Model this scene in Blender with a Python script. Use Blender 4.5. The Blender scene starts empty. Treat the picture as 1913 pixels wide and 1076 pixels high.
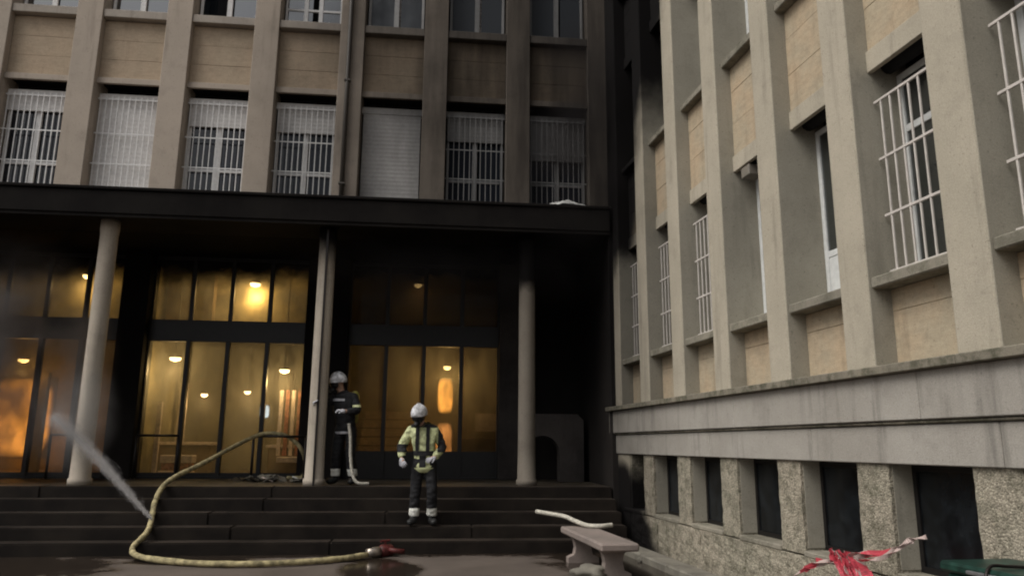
import bpy, bmesh, math, random
from mathutils import Vector, Matrix, noise
from math import sin, cos, radians, pi
random.seed(7)
C = bpy.context.scene
COL = C.collection
# ------------------------------------------------------------------ camera
CAM_YAW, CAM_PITCH, CAM_ROLL, FPX = 5.95, 11.8, 0.43, 1404.0
cd = bpy.data.cameras.new('camera'); cam = bpy.data.objects.new('camera', cd); COL.objects.link(cam)
cd.sensor_width = 36.0; cd.lens = 36.0 * FPX / 1913.0; cd.clip_end = 2000; cd.clip_start = 0.05
y, p, r = map(radians, (CAM_YAW, CAM_PITCH, CAM_ROLL))
fw = Vector((sin(y)*cos(p), cos(y)*cos(p), sin(p))); rt = Vector((cos(y), -sin(y), 0)); up = rt.cross(fw)
rt2 = rt*cos(r) + up*sin(r); up2 = up*cos(r) - rt*sin(r)
cam.matrix_world = Matrix(((rt2.x, up2.x, -fw.x, 0), (rt2.y, up2.y, -fw.y, 0), (rt2.z, up2.z, -fw.z, 1.6), (0, 0, 0, 1)))
C.camera = cam
# ------------------------------------------------------------------ world, sun, exposure
SUN_EL, SUN_AZ = 52.0, 247.0            # degrees; azimuth clockwise from +Y: high on the left
w = bpy.data.worlds.new('World'); C.world = w; w.use_nodes = True
nt = w.node_tree; bg = nt.nodes['Background']
sky = nt.nodes.new('ShaderNodeTexSky'); sky.sky_type = 'NISHITA'; sky.sun_disc = False
sky.sun_elevation = radians(SUN_EL); sky.sun_rotation = radians(SUN_AZ); sky.air_density = 1.2; sky.dust_density = 6.0; sky.ozone_density = 1.0
hs = nt.nodes.new('ShaderNodeHueSaturation'); hs.inputs['Saturation'].default_value = 0.22
nt.links.new(sky.outputs[0], hs.inputs['Color']); nt.links.new(hs.outputs[0], bg.inputs['Color'])
bg.inputs['Strength'].default_value = 0.075
sd = bpy.data.lights.new('sun', 'SUN'); sun = bpy.data.objects.new('sun', sd); COL.objects.link(sun)
sd.energy = 1.0; sd.angle = radians(35); sd.color = (1.0, 0.955, 0.88)
d = Vector((sin(radians(SUN_AZ))*cos(radians(SUN_EL)), cos(radians(SUN_AZ))*cos(radians(SUN_EL)), sin(radians(SUN_EL))))
sun.rotation_euler = d.to_track_quat('Z', 'Y').to_euler(); sun.location = d*40
C.view_settings.view_transform = 'Standard'; C.view_settings.look = 'None'; C.view_settings.gamma = 1.0
C.view_settings.exposure = 0.6
C.render.engine = 'CYCLES'
try:
    C.cycles.max_bounces = 8; C.cycles.transparent_max_bounces = 12; C.cycles.sample_clamp_indirect = 4.0; C.cycles.filter_width = 2.0
except Exception: pass

# ------------------------------------------------------------------ node helpers
class G:
    def __init__(s, name):
        s.m = bpy.data.materials.new(name); s.m.use_nodes = True; s.t = s.m.node_tree
        s.b = s.t.nodes['Principled BSDF']; s.o = s.t.nodes['Material Output']
        s._pos = None
    def n(s, ty, **kw):
        x = s.t.nodes.new(ty)
        for k, v in kw.items(): setattr(x, k, v)
        return x
    def set(s, sock, v):
        if isinstance(v, bpy.types.NodeSocket): s.t.links.new(v, sock)
        elif v is not None:
            if hasattr(sock.default_value, '__len__') and len(sock.default_value) == 4 and len(v) == 3: v = tuple(v)+(1,)
            sock.default_value = v
    def math(s, op, a, b=None, c=None, clamp=False):
        x = s.n('ShaderNodeMath', operation=op, use_clamp=clamp)
        s.set(x.inputs[0], a)
        if b is not None: s.set(x.inputs[1], b)
        if c is not None: s.set(x.inputs[2], c)
        return x.outputs[0]
    def pos(s):
        if s._pos is None:
            g = s.n('ShaderNodeNewGeometry'); q = s.n('ShaderNodeSeparateXYZ'); s.t.links.new(g.outputs['Position'], q.inputs[0])
            s._pos = (g.outputs['Position'], q.outputs[0], q.outputs[1], q.outputs[2])
        return s._pos
    def vec(s, sc):
        x = s.n('ShaderNodeVectorMath', operation='MULTIPLY'); s.t.links.new(s.pos()[0], x.inputs[0]); x.inputs[1].default_value = sc
        return x.outputs[0]
    def noise(s, scale, detail=4, rough=.6, v=None, out=0):
        x = s.n('ShaderNodeTexNoise'); x.inputs['Scale'].default_value = scale; x.inputs['Detail'].default_value = detail
        x.inputs['Roughness'].default_value = rough; s.t.links.new(v if v is not None else s.pos()[0], x.inputs['Vector'])
        return x.outputs[out]
    def ramp(s, f, a, b, lo=0., hi=1., smooth=True):
        x = s.n('ShaderNodeMapRange', interpolation_type='SMOOTHSTEP' if smooth else 'LINEAR')
        s.set(x.inputs['Value'], f); s.set(x.inputs['From Min'], a); s.set(x.inputs['From Max'], b)
        s.set(x.inputs['To Min'], lo); s.set(x.inputs['To Max'], hi); return x.outputs[0]
    def mix(s, f, a, b, mode='MIX'):
        x = s.n('ShaderNodeMix', data_type='RGBA', blend_type=mode); s.set(x.inputs[0], f); s.set(x.inputs[6], a); s.set(x.inputs[7], b)
        return x.outputs[2]
    def bump(s, h, strength=.3, dist=.01):
        x = s.n('ShaderNodeBump'); x.inputs['Strength'].default_value = strength; x.inputs['Distance'].default_value = dist
        s.t.links.new(h, x.inputs['Height']); s.t.links.new(x.outputs[0], s.b.inputs['Normal'])
    def out(s, col=None, rough=None, spec=None, metal=None):
        if col is not None: s.set(s.b.inputs['Base Color'], col)
        if rough is not None: s.set(s.b.inputs['Roughness'], rough)
        if spec is not None: s.set(s.b.inputs['Specular IOR Level'], spec)
        if metal is not None: s.set(s.b.inputs['Metallic'], metal)
        return s.m

ANG = radians(4.65); WC = 4.3046          # the wing's angle to the entrance front and its distance
WN = Vector((cos(ANG), sin(ANG), 0)); WU = Vector((-sin(ANG), cos(ANG), 0))
SOOT = (.0045, .0038, .0038)

def soot_main(g):
    """soot on the entrance front: heavier towards the inner corner where the plume climbed"""
    P, X, Y, Z = g.pos()
    n1 = g.noise(.55, 4, .6)
    xx = g.math('ADD', X, g.math('MULTIPLY', g.math('SUBTRACT', n1, .5), 3.4))
    a = g.ramp(xx, -5.4, 1.0, .03, .93)
    drip = g.noise(1.0, 3, .6, g.vec((3.2, 3.2, .35)))
    return g.math('MULTIPLY', a, g.ramp(drip, .2, .75, 1.0, .86), clamp=True)
def wing_soot_and_wedge(g):
    """black plume on the far end of the wing, widening with height, and a dark wedge low on it"""
    P, X, Y, Z = g.pos()
    s = g.math('ADD', g.math('MULTIPLY', X, WU.x), g.math('MULTIPLY', Y, WU.y))
    n1 = g.noise(1.1, 4, .6)
    wob = g.math('MULTIPLY', g.math('SUBTRACT', n1, .5), .9)
    edge = g.math('SUBTRACT', 12.45, g.math('MULTIPLY', g.math('SUBTRACT', Z, 4.9), .50))
    t = g.math('ADD', g.math('SUBTRACT', s, edge), wob)
    a = g.ramp(t, -.85, .35)
    a = g.math('MULTIPLY', a, g.ramp(g.math('ADD', Z, wob), 3.9, 5.2))
    lo = g.ramp(g.math('ADD', g.math('SUBTRACT', s, g.math('ADD', 10.9, g.math('MULTIPLY', Z, .95))), wob), -.25, .5)  # diagonal dark wedge low on the wing's far end
    lo = g.math('MULTIPLY', lo, g.ramp(Z, 1.7, 1.2))
    far = g.math('MULTIPLY', g.ramp(g.math('ADD', s, wob), 9.3, 13.0), .58)
    return g.math('MAXIMUM', g.math('MAXIMUM', a, lo), far, clamp=True)
def soot_column(g):
    P, X, Y, Z = g.pos()
    n1 = g.noise(2.0, 3, .6)
    zz = g.math('ADD', Z, g.math('MULTIPLY', g.math('SUBTRACT', n1, .5), .5))
    a = g.ramp(g.math('ADD', zz, g.math('MULTIPLY', X, .17)), 4.15, 4.95)
    b = g.ramp(X, -1.8, 1.5, .05, .64)
    return g.math('MAXIMUM', a, b, clamp=True)
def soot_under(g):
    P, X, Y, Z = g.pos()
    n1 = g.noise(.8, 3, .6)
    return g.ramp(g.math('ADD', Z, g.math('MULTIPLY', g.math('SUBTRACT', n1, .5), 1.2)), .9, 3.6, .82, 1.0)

def stone(name, c1, c2, soot=None, scale=1.0, bump=.25, streak=.25, grain=90, speck=0., rough=.9, lines=0., moss=0.):
    g = G(name)
    P, X, Y, Z = g.pos()
    big = g.noise(.9*scale, 5, .65)
    col = g.mix(g.ramp(big, .32, .68), c1, c2)
    bl = g.noise(2.7*scale, 6, .7); col = g.mix(g.math('MULTIPLY', g.ramp(bl, .50, .72), .35), col, tuple(v*.62 for v in c2))
    st = g.noise(1.0, 4, .65, g.vec((5.0, 5.0, .45)))
    col = g.mix(g.math('MULTIPLY', g.ramp(st, .52, .78), streak), col, tuple(v*.42 for v in c1))
    pit = g.noise(31, 3, .6); col = g.mix(g.math('MULTIPLY', g.ramp(pit, .64, .70), .45), col, tuple(v*.35 for v in c1))
    fine = g.noise(grain, 3, .7)
    col = g.mix(1.0, col, g.ramp(fine, .25, .75, .86, 1.12), 'MULTIPLY')
    h = fine
    if lines:
        ln = g.noise(1.0, 4, .65, g.vec((6.0, 6.0, 26.0)))
        ln2 = g.noise(14.0, 4, .7)
        l3 = g.math('ADD', g.math('MULTIPLY', ln, .6), g.math('MULTIPLY', ln2, .4))
        col = g.mix(lines, col, g.ramp(l3, .38, .6, .68, 1.15), 'MULTIPLY')
        h = g.math('ADD', g.math('MULTIPLY', l3, 1.3), g.math('MULTIPLY', fine, .4))
    if speck:
        vo = g.n('ShaderNodeTexVoronoi'); vo.inputs['Scale'].default_value = 62.0; g.t.links.new(g.pos()[0], vo.inputs['Vector'])
        sv = g.n('ShaderNodeSeparateColor'); g.t.links.new(vo.outputs['Color'], sv.inputs[0])
        col = g.mix(speck, col, g.ramp(sv.outputs[0], 0, 1, .45, 1.5, False), 'MULTIPLY')
        n3 = g.noise(9, 4, .7)
        col = g.mix(g.math('MULTIPLY', g.ramp(n3, .55, .75), .5), col, (.10, .10, .06))
        h = g.math('ADD', g.math('MULTIPLY', vo.outputs['Distance'], -1.2), g.math('MULTIPLY', n3, 1.6))
    if moss:
        mm = g.noise(4.5, 6, .78)
        col = g.mix(g.math('MULTIPLY', g.ramp(mm, .42, .62), moss), col, (.055, .058, .036))
    if soot: 
        sm = soot(g)
        col = g.mix(sm, col, SOOT)
    g.bump(h, bump, .012)
    return g.out(col, rough, .12)

M = {}
M['wing_plaster'] = stone('wing_plaster', (.45, .403, .322), (.39, .352, .28), wing_soot_and_wedge, streak=.6)
M['wing_reveal'] = stone('wing_reveal', (.37, .345, .285), (.32, .298, .245), wing_soot_and_wedge, streak=.5)
M['wing_tan'] = stone('wing_tan', (.47, .365, .25), (.41, .35, .255), wing_soot_and_wedge, scale=1.8, lines=.28, streak=.5, bump=.25)
M['wing_fascia'] = stone('wing_fascia', (.375, .352, .315), (.31, .288, .255), wing_soot_and_wedge, streak=.75)
M['wing_ledge'] = stone('wing_ledge', (.25, .225, .175), (.20, .18, .145), wing_soot_and_wedge, streak=.6, moss=.7)
M['wing_sill'] = stone('wing_sill', (.30, .275, .22), (.24, .22, .18), wing_soot_and_wedge, streak=.5, moss=.45)
M['wing_rough'] = stone('wing_rough', (.38, .335, .265), (.30, .275, .215), wing_soot_and_wedge, speck=.6, bump=.6, streak=.3, grain=60, moss=.45)
M['main_plaster'] = stone('main_plaster', (.47, .40, .335), (.42, .36, .30), soot_main, streak=.55)
M['main_tan'] = stone('main_tan', (.47, .365, .265), (.42, .34, .25), soot_main, lines=.25, streak=.3, bump=.25)
M['main_sill'] = stone('main_sill', (.42, .37, .32), (.35, .31, .27), soot_main, streak=.4)
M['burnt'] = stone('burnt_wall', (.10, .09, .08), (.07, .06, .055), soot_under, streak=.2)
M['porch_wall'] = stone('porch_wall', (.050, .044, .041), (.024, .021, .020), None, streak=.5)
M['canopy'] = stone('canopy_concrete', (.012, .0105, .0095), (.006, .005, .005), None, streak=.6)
M['column'] = stone('column_stone', (.52, .46, .38), (.46, .40, .33), soot_column, streak=.45)
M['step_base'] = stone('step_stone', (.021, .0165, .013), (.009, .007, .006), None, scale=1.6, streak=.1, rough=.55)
def light_on_tops(m):
    # upward faces painted paler in patches, standing in for sky light
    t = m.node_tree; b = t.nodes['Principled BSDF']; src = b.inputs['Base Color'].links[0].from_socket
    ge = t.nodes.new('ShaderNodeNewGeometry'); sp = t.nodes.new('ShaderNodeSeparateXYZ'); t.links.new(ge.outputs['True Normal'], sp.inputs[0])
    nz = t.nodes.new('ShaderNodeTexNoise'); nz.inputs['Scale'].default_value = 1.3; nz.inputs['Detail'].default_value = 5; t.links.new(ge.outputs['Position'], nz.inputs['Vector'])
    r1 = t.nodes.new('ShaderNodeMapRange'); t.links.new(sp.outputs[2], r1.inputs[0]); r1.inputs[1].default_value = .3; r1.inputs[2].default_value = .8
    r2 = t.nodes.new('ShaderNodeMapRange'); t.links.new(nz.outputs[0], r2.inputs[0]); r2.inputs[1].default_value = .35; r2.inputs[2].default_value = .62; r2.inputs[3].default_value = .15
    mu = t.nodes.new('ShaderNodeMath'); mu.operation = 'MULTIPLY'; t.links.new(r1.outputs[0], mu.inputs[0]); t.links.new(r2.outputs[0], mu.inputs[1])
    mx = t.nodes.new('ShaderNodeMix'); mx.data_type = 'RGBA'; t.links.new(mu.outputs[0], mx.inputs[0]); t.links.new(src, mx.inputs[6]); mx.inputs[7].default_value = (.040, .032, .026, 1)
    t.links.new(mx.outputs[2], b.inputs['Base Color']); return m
M['step'] = light_on_tops(M['step_base'])
M['landing'] = stone('landing_stone', (.055, .046, .034), (.022, .018, .014), None, scale=1.2, streak=.1, rough=.6)
M['bench'] = stone('bench_concrete', (.27, .222, .198), (.20, .172, .155), None, streak=.2)
M['rock'] = stone('rubble_stone', (.22, .205, .17), (.14, .13, .11), None, scale=3)

def simple(name, col, rough=.6, metal=0., spec=.4, var=.25, scale=12, bump=0.):
    g = G(name); n_ = g.noise(scale, 4, .6)
    c = g.mix(1.0, col, g.ramp(n_, .3, .7, 1-var, 1+var*.6), 'MULTIPLY')
    if bump: g.bump(g.noise(scale*4, 4, .6), bump, .01)
    return g.out(c, rough, spec, metal)
def stained(name, col, soot, rough=.5):
    g = G(name); n_ = g.noise(14, 4, .6)
    c = g.mix(1.0, col, g.ramp(n_, .3, .7, .9, 1.05), 'MULTIPLY')
    return g.out(g.mix(g.math('MULTIPLY', soot(g), .93), c, SOOT), rough, .35)
M['white_frame'] = stained('white_frame', (.82, .81, .80), soot_main)
M['white_bar'] = stained('white_bar', (.80, .79, .78), soot_main)
M['shutter'] = stained('roller_shutter', (.72, .70, .68), soot_main, .6)
def shutter_bump(m):
    t = m.node_tree; g = t.nodes.new('ShaderNodeNewGeometry'); wv = t.nodes.new('ShaderNodeTexWave'); wv.wave_type = 'BANDS'; wv.bands_direction = 'Z'
    wv.inputs['Scale'].default_value = 3.6; b = t.nodes.new('ShaderNodeBump'); b.inputs['Strength'].default_value = .25; b.inputs['Distance'].default_value = .01
    t.links.new(g.outputs['Position'], wv.inputs['Vector']); t.links.new(wv.outputs['Fac'], b.inputs['Height'])
    t.links.new(b.outputs[0], t.nodes['Principled BSDF'].inputs['Normal'])
shutter_bump(M['shutter'])
M['wing_frame'] = stained('wing_white_frame', (.62, .63, .62), wing_soot_and_wedge)
M['wing_bar'] = stained('wing_pale_bar', (.56, .52, .48), wing_soot_and_wedge)
M['wing_shutter'] = stained('wing_blind', (.20, .18, .15), wing_soot_and_wedge)
M['curtain'] = simple('net_curtain', (.33, .30, .28), .9, var=.5, scale=20)
M['shade_black'] = simple('shade_black', (.012, .012, .013), .9)
M['black_metal'] = simple('black_metal', (.008, .007, .007), .45, .0)
M['rail_metal'] = simple('rail_metal', (.02, .016, .014), .4, .3)
M['grey_metal'] = simple('grey_metal', (.30, .30, .31), .4, .7)
M['pipe'] = stained('drainpipe_zinc', (.12, .105, .09), soot_main, .5)
M['hose'] = simple('fire_hose_canvas', (.36, .305, .165), .85, var=.6, scale=11, bump=.5)
M['hose_pale'] = simple('pale_hose_canvas', (.50, .47, .40), .8, var=.3, scale=25, bump=.3)
M['dull_red'] = simple('dull_red_paint', (.10, .018, .016), .55, var=.5, scale=30)
M['red'] = simple('red_plastic', (.48, .06, .085), .5, var=.5, scale=30)
M['brass'] = simple('hose_coupling_metal', (.38, .33, .28), .35, .8)
M['green'] = simple('dark_green_paint', (.012, .040, .030), .4, var=.5, scale=9)
M['fixture'] = simple('lamp_fixture', (.25, .22, .17), .5)
M['ochre'] = simple('ochre_plaster', (.27, .225, .115), .9, var=.6, scale=1.6)
M['brown'] = simple('brown_panelling', (.17, .115, .06), .7, var=.5, scale=2.0)
M['in_floor'] = simple('hall_floor', (.15, .11, .075), .35, var=.4, scale=3)
M['in_white'] = simple('hall_white', (.70, .58, .52), .6)
M['in_red'] = simple('hall_red_curtain', (.42, .16, .10), .8, var=.6, scale=14)
M['in_tread'] = simple('hall_stair_stone', (.60, .48, .36), .6)
M['plastic_sheet'] = simple('white_plastic', (.62, .62, .60), .4)

def glass_dark(name, base=(.02, .022, .025), rough=.06, soot=None, ior=2.0):
    g = G(name); 
    c = base; rgh = rough
    if soot:
        s_ = soot(g); rgh = g.ramp(s_, .1, .8, rough, .5)
    g.b.inputs['IOR'].default_value = ior
    return g.out(c, rgh, .6 if not soot else g.ramp(s_, .1, .8, .7, .08))
M['basement_pane'] = simple('dirty_basement_glass', (.010, .012, .014), .25, spec=.3, var=.6, scale=5)
M['pane'] = glass_dark('window_glass', (.02, .024, .03), soot=soot_main, ior=2.4)
M['pane_low'] = glass_dark('barred_window_glass', (.012, .014, .020), soot=soot_main, ior=1.45)
M['wing_pane'] = glass_dark('wing_window_glass', (.018, .022, .022), soot=wing_soot_and_wedge)

def smoky_glass(name, clear=.75, tint=(.80, .72, .52), grime=False):
    """smoke-filmed entrance glazing: mostly see-through, part scattering film, thin reflection, black soot where the plume licked it"""
    g = G(name); t = g.t; t.nodes.remove(g.b); P, X, Y, Z = g.pos()
    tr = g.n('ShaderNodeBsdfTransparent'); tr.inputs[0].default_value = tint+(1,)
    tl = g.n('ShaderNodeBsdfTranslucent'); tl.inputs[0].default_value = (.60, .56, .44, 1)
    df = g.n('ShaderNodeBsdfDiffuse'); df.inputs[0].default_value = (.012, .011, .010, 1)
    gl = g.n('ShaderNodeBsdfGlossy'); gl.inputs['Roughness'].default_value = .05; gl.inputs[0].default_value = (.6, .6, .6, 1)
    m1 = g.n('ShaderNodeMixShader'); nz = g.noise(1.1, 5, .65, g.vec((1.6, 1.6, .7)))
    t.links.new(g.ramp(nz, .3, .75, 1-clear-.10, 1-clear+.12), m1.inputs[0]); t.links.new(tr.outputs[0], m1.inputs[1]); t.links.new(tl.outputs[0], m1.inputs[2])
    nw = g.math('MULTIPLY', g.math('SUBTRACT', g.noise(.9, 5, .65), .5), 1.6)
    if grime: so = g.math('MAXIMUM', g.ramp(g.math('ADD', X, nw), -3.4, -1.0, .0, .74), g.ramp(g.math('ADD', Z, g.math('MULTIPLY', nw, .5)), 4.75, 5.35))
    else: so = g.math('MAXIMUM', g.ramp(g.math('ADD', X, nw), -3.0, .5, .0, .42), g.ramp(g.math('ADD', Z, g.math('MULTIPLY', nw, .6)), 1.0, 4.6, .0, .25))
    mS = g.n('ShaderNodeMixShader'); t.links.new(so, mS.inputs[0]); t.links.new(m1.outputs[0], mS.inputs[1]); t.links.new(df.outputs[0], mS.inputs[2])
    m2 = g.n('ShaderNodeMixShader'); lw = g.n('ShaderNodeFresnel'); lw.inputs[0].default_value = 1.2
    t.links.new(lw.outputs[0], m2.inputs[0]); t.links.new(mS.outputs[0], m2.inputs[1]); t.links.new(gl.outputs[0], m2.inputs[2])
    t.links.new(m2.outputs[0], g.o.inputs['Surface']); return g.m
M['door_glass'] = smoky_glass('smoky_door_glass', .88, (.88, .85, .76))
M['sooty_glass'] = smoky_glass('sooty_transom_glass', .86, (.85, .80, .68), True)

def emit(name, col, st):
    g = G(name); g.b.inputs['Base Color'].default_value = (0, 0, 0, 1); g.b.inputs['Emission Color'].default_value = col+(1,); g.b.inputs['Emission Strength'].default_value = st
    return g.m

def ground_mat():
    g = G('wet_paving'); P, X, Y, Z = g.pos()
    big = g.noise(.8, 5, .65); col = g.mix(g.ramp(big, .3, .7), (.118, .095, .079), (.078, .062, .051))
    gr = g.noise(120, 3, .7); col = g.mix(1.0, col, g.ramp(gr, .25, .75, .75, 1.2), 'MULTIPLY')
    n1 = g.math('ADD', g.math('MULTIPLY', g.noise(.75, 4, .55), .6), g.math('MULTIPLY', g.noise(2.3, 5, .65), .4))
    def blob(cx, cy, rx, ry):
        a = g.math('DIVIDE', g.math('SUBTRACT', X, cx), rx); b = g.math('DIVIDE', g.math('SUBTRACT', Y, cy), ry)
        return g.math('SUBTRACT', 1.0, g.math('SQRT', g.math('ADD', g.math('MULTIPLY', a, a), g.math('MULTIPLY', b, b))))
    wet = blob(-.62, 10.5, .55, 1.2)
    for a in ((-6.6, 10.6, 2.6, 2.0), (-2.0, 12.3, 9.0, .75), (2.7, 10.7, 1.1, 1.5), (-3.3, 11.35, .9, .42), (-1.1, 11.3, .8, .22), (.2, 9.3, .9, .4)):
        wet = g.math('MAXIMUM', wet, blob(*a))
    wet = g.math('ADD', wet, g.math('MULTIPLY', g.math('SUBTRACT', n1, .5), 1.7))
    wf = g.ramp(wet, -.14, .2)
    col = g.mix(wf, col, (.026, .019, .014))
    g.bump(g.math('MULTIPLY', gr, g.math('SUBTRACT', 1.0, wf)), .35, .01)
    return g.out(col, g.ramp(wf, 0, 1, .85, .13), .4)
M['ground'] = ground_mat()

# ------------------------------------------------------------------ object helpers
def link(o, parent=None):
    COL.objects.link(o)
    if parent is not None: o.parent = parent
    return o
def empty(name, loc=(0, 0, 0), rz=0):
    o = bpy.data.objects.new(name, None); o.location = loc; o.rotation_euler = (0, 0, rz); COL.objects.link(o); return o
def tag(o, label=None, cat=None, group=None, kind=None):
    if label: o['label'] = label
    if cat: o['category'] = cat
    if group: o['group'] = group
    if kind: o['kind'] = kind
    return o
def mesh_bm(bm, mat, smooth=False):
    me = bpy.data.meshes.new('m'); bm.normal_update(); bm.to_mesh(me); bm.free()
    if mat is not None: me.materials.append(M[mat] if isinstance(mat, str) else mat)
    if smooth:
        for f in me.polygons: f.use_smooth = True
    return me
def put(name, me, parent=None, loc=(0, 0, 0), rot=(0, 0, 0)):
    o = bpy.data.objects.new(name, me); o.location = loc; o.rotation_euler = rot; return link(o, parent)
def add_box(bm, x0, x1, y0, y1, z0, z1):
    vs = [bm.verts.new((x, y_, z)) for x in (x0, x1) for y_ in (y0, y1) for z in (z0, z1)]
    for f in ((0, 1, 3, 2), (4, 6, 7, 5), (0, 4, 5, 1), (2, 3, 7, 6), (0, 2, 6, 4), (1, 5, 7, 3)): bm.faces.new([vs[i] for i in f])
    return vs
def boxes(lst, mat, bev=0.):
    bm = bmesh.new()
    for b in lst: add_box(bm, *b)
    bmesh.ops.recalc_face_normals(bm, faces=bm.faces)
    if bev: bmesh.ops.bevel(bm, geom=bm.edges[:], offset=bev, segments=1, affect='EDGES')
    return mesh_bm(bm, mat)
def box(name, b, mat, parent=None, bev=0.):
    return put(name, boxes([b], mat, bev), parent)
def crom(pts, k=8):
    P = [Vector(q) for q in pts]; P = [P[0]*2-P[1]] + P + [P[-1]*2-P[-2]]; out = []
    for i in range(1, len(P)-2):
        a, b, c, d_ = P[i-1:i+3]
        for j in range(k):
            t = j/k; out.append(.5*((2*b)+(-a+c)*t+(2*a-5*b+4*c-d_)*t*t+(-a+3*b-3*c+d_)*t**3))
    out.append(P[-2]); return out
def add_tube(bm, pts, rad, seg=8, cap=True):
    n_ = len(pts); rings = []; T0 = (pts[1]-pts[0]).normalized(); nv = T0.orthogonal().normalized()
    for i, q in enumerate(pts):
        T = (pts[min(i+1, n_-1)]-pts[max(i-1, 0)]).normalized(); nv = (nv - T*nv.dot(T)).normalized(); bv = T.cross(nv)
        rr = rad(i/(n_-1)) if callable(rad) else rad
        rings.append([bm.verts.new(q+nv*cos(2*pi*k/seg)*rr+bv*sin(2*pi*k/seg)*rr) for k in range(seg)])
    for a, b in zip(rings, rings[1:]):
        for k in range(seg): bm.faces.new((a[k], a[(k+1) % seg], b[(k+1) % seg], b[k]))
    if cap: bm.faces.new(rings[0][::-1]); bm.faces.new(rings[-1])
def tube(name, pts, rad, mat, parent=None, seg=8, k=8, smooth=True):
    bm = bmesh.new(); add_tube(bm, crom(pts, k) if k else [Vector(q) for q in pts], rad, seg)
    return put(name, mesh_bm(bm, mat, smooth), parent)
def add_lathe(bm, prof, cx, cy, seg=16):
    rings = [[bm.verts.new((cx+rr*cos(2*pi*k/seg), cy+rr*sin(2*pi*k/seg), z)) for k in range(seg)] for rr, z in prof]
    for a, b in zip(rings, rings[1:]):
        for k in range(seg): bm.faces.new((a[k], a[(k+1) % seg], b[(k+1) % seg], b[k]))
    bm.faces.new(rings[0][::-1]); bm.faces.new(rings[-1])
def lump(rad, seed, mat, sub=3, amp=.35, freq=2.0, smooth=True):
    bm = bmesh.new(); bmesh.ops.create_icosphere(bm, subdivisions=sub, radius=1.0)
    for v in bm.verts:
        k = 1+amp*noise.noise(v.co*freq+Vector((seed*3.1, seed*1.7, seed)))
        v.co = Vector((v.co.x*rad[0]*k, v.co.y*rad[1]*k, v.co.z*rad[2]*k))
    return mesh_bm(bm, mat, smooth)

# ------------------------------------------------------------------ the setting
bm = bmesh.new()
for q in ((-300, -300), (300, -300), (300, 300), (-300, 300)): bm.verts.new((q[0], q[1], 0))
bm.faces.new(bm.verts[:]); tag(put('ground', mesh_bm(bm, 'ground')), kind='structure')

# entrance steps: five risers of 0.18 m up to the landing (z = 0.9)
RISE, TREAD, YL = .18, .33, 13.2
LZ = RISE*5
steps = empty('entrance_steps', (0, YL, 0)); tag(steps, kind='structure')
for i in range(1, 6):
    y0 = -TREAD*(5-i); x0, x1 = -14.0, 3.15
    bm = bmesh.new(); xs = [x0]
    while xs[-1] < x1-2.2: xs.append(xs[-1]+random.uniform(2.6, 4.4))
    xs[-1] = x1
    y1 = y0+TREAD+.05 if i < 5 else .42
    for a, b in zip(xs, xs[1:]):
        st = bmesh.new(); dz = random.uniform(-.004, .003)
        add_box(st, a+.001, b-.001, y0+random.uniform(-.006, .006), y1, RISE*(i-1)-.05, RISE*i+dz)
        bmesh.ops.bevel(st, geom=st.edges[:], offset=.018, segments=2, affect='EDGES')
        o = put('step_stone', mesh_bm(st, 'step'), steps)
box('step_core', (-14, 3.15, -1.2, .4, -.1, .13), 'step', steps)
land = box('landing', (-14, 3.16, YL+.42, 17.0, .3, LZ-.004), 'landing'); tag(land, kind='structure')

# ------------------------------------------------------------------ entrance building
main = empty('office_building', (0, 14.4, 0))
tag(main, 'beige stone building with soot-blackened glazed entrance under a flat canopy', 'building')
YF = 0.0                                  # local y: pilaster front plane
PW, PITCH, P0 = .49, 1.725, -.37
K0, K1 = -8, 2
ZB, ZT = 5.55, 16.2
me_pil = boxes([(0, PW, YF, .64, ZB, ZT)], 'main_plaster', .008)
for k in range(K0, K1+1):
    put('pilaster', me_pil, main, (P0+PITCH*k, 0, 0))
xr = P0+PITCH*K1+PW
box('corner_wall', (xr, 8.0, .06, .5, 0, ZT), 'main_plaster', main)
BW = PITCH-PW
slabh = {}
def slab(w_, h_, mat):
    key = (round(w_, 3), round(h_, 3), mat)
    if key not in slabh: slabh[key] = boxes([(0, w_, 0, .14, 0, h_)], mat, .004)
    return slabh[key]
rows = [(6.30, 8.55), (10.12, 12.10), (13.66, 15.66)]
me_sill = boxes([(0, BW, .03, .58, -.17, 0)], 'main_sill', .01)
me_lintel = boxes([(0, BW, .10, .17, 0, .12)], 'main_plaster', .005)
me_slot = boxes([(.003, BW-.003, .17, .60, .10, .118)], 'shade_black')  # near-black sheet paints the shade under each window head
# window kit (local origin: lower left corner of the opening, y into the wall)
def frame_mesh(w_, h_, mat, mull=(.5,), trans=(), t=.055, yd=.05):
    L = [(0, t, 0, yd, 0, h_), (w_-t, w_, 0, yd, 0, h_), (t, w_-t, 0, yd, 0, t), (t, w_-t, 0, yd, h_-t, h_)]
    for m_ in mull: L.append((w_*m_-t*.95, w_*m_+t*.95, -.003, yd, t, h_-t))
    for t_ in trans: L.append((t, w_-t, .003, yd-.003, h_*t_-t*.55, h_*t_+t*.55))
    return boxes(L, mat, .004)
low_h = rows[0][1]-rows[0][0]
FR_H = low_h-.13
me_frame_low = frame_mesh(BW-.06, FR_H, 'white_frame', (.5,), (.29,))
me_frame_up = frame_mesh(BW-.06, rows[1][1]-rows[1][0], 'white_frame', (.5,), ())
me_frame_up2 = frame_mesh(BW-.06, rows[1][1]-rows[1][0], 'white_frame', (.36, .62), (.22,), .045)
me_bar = boxes([(-.008, .008, -.008, .008, 0, 2.02)], 'white_bar')
me_rail = boxes([(0, BW-.02, -.006, .006, -.012, .012)], 'white_bar')
def pane_mesh(w_, h_, mat): return boxes([(0, w_, 0, .012, 0, h_)], mat)
hw = (BW-.06)/2
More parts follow.
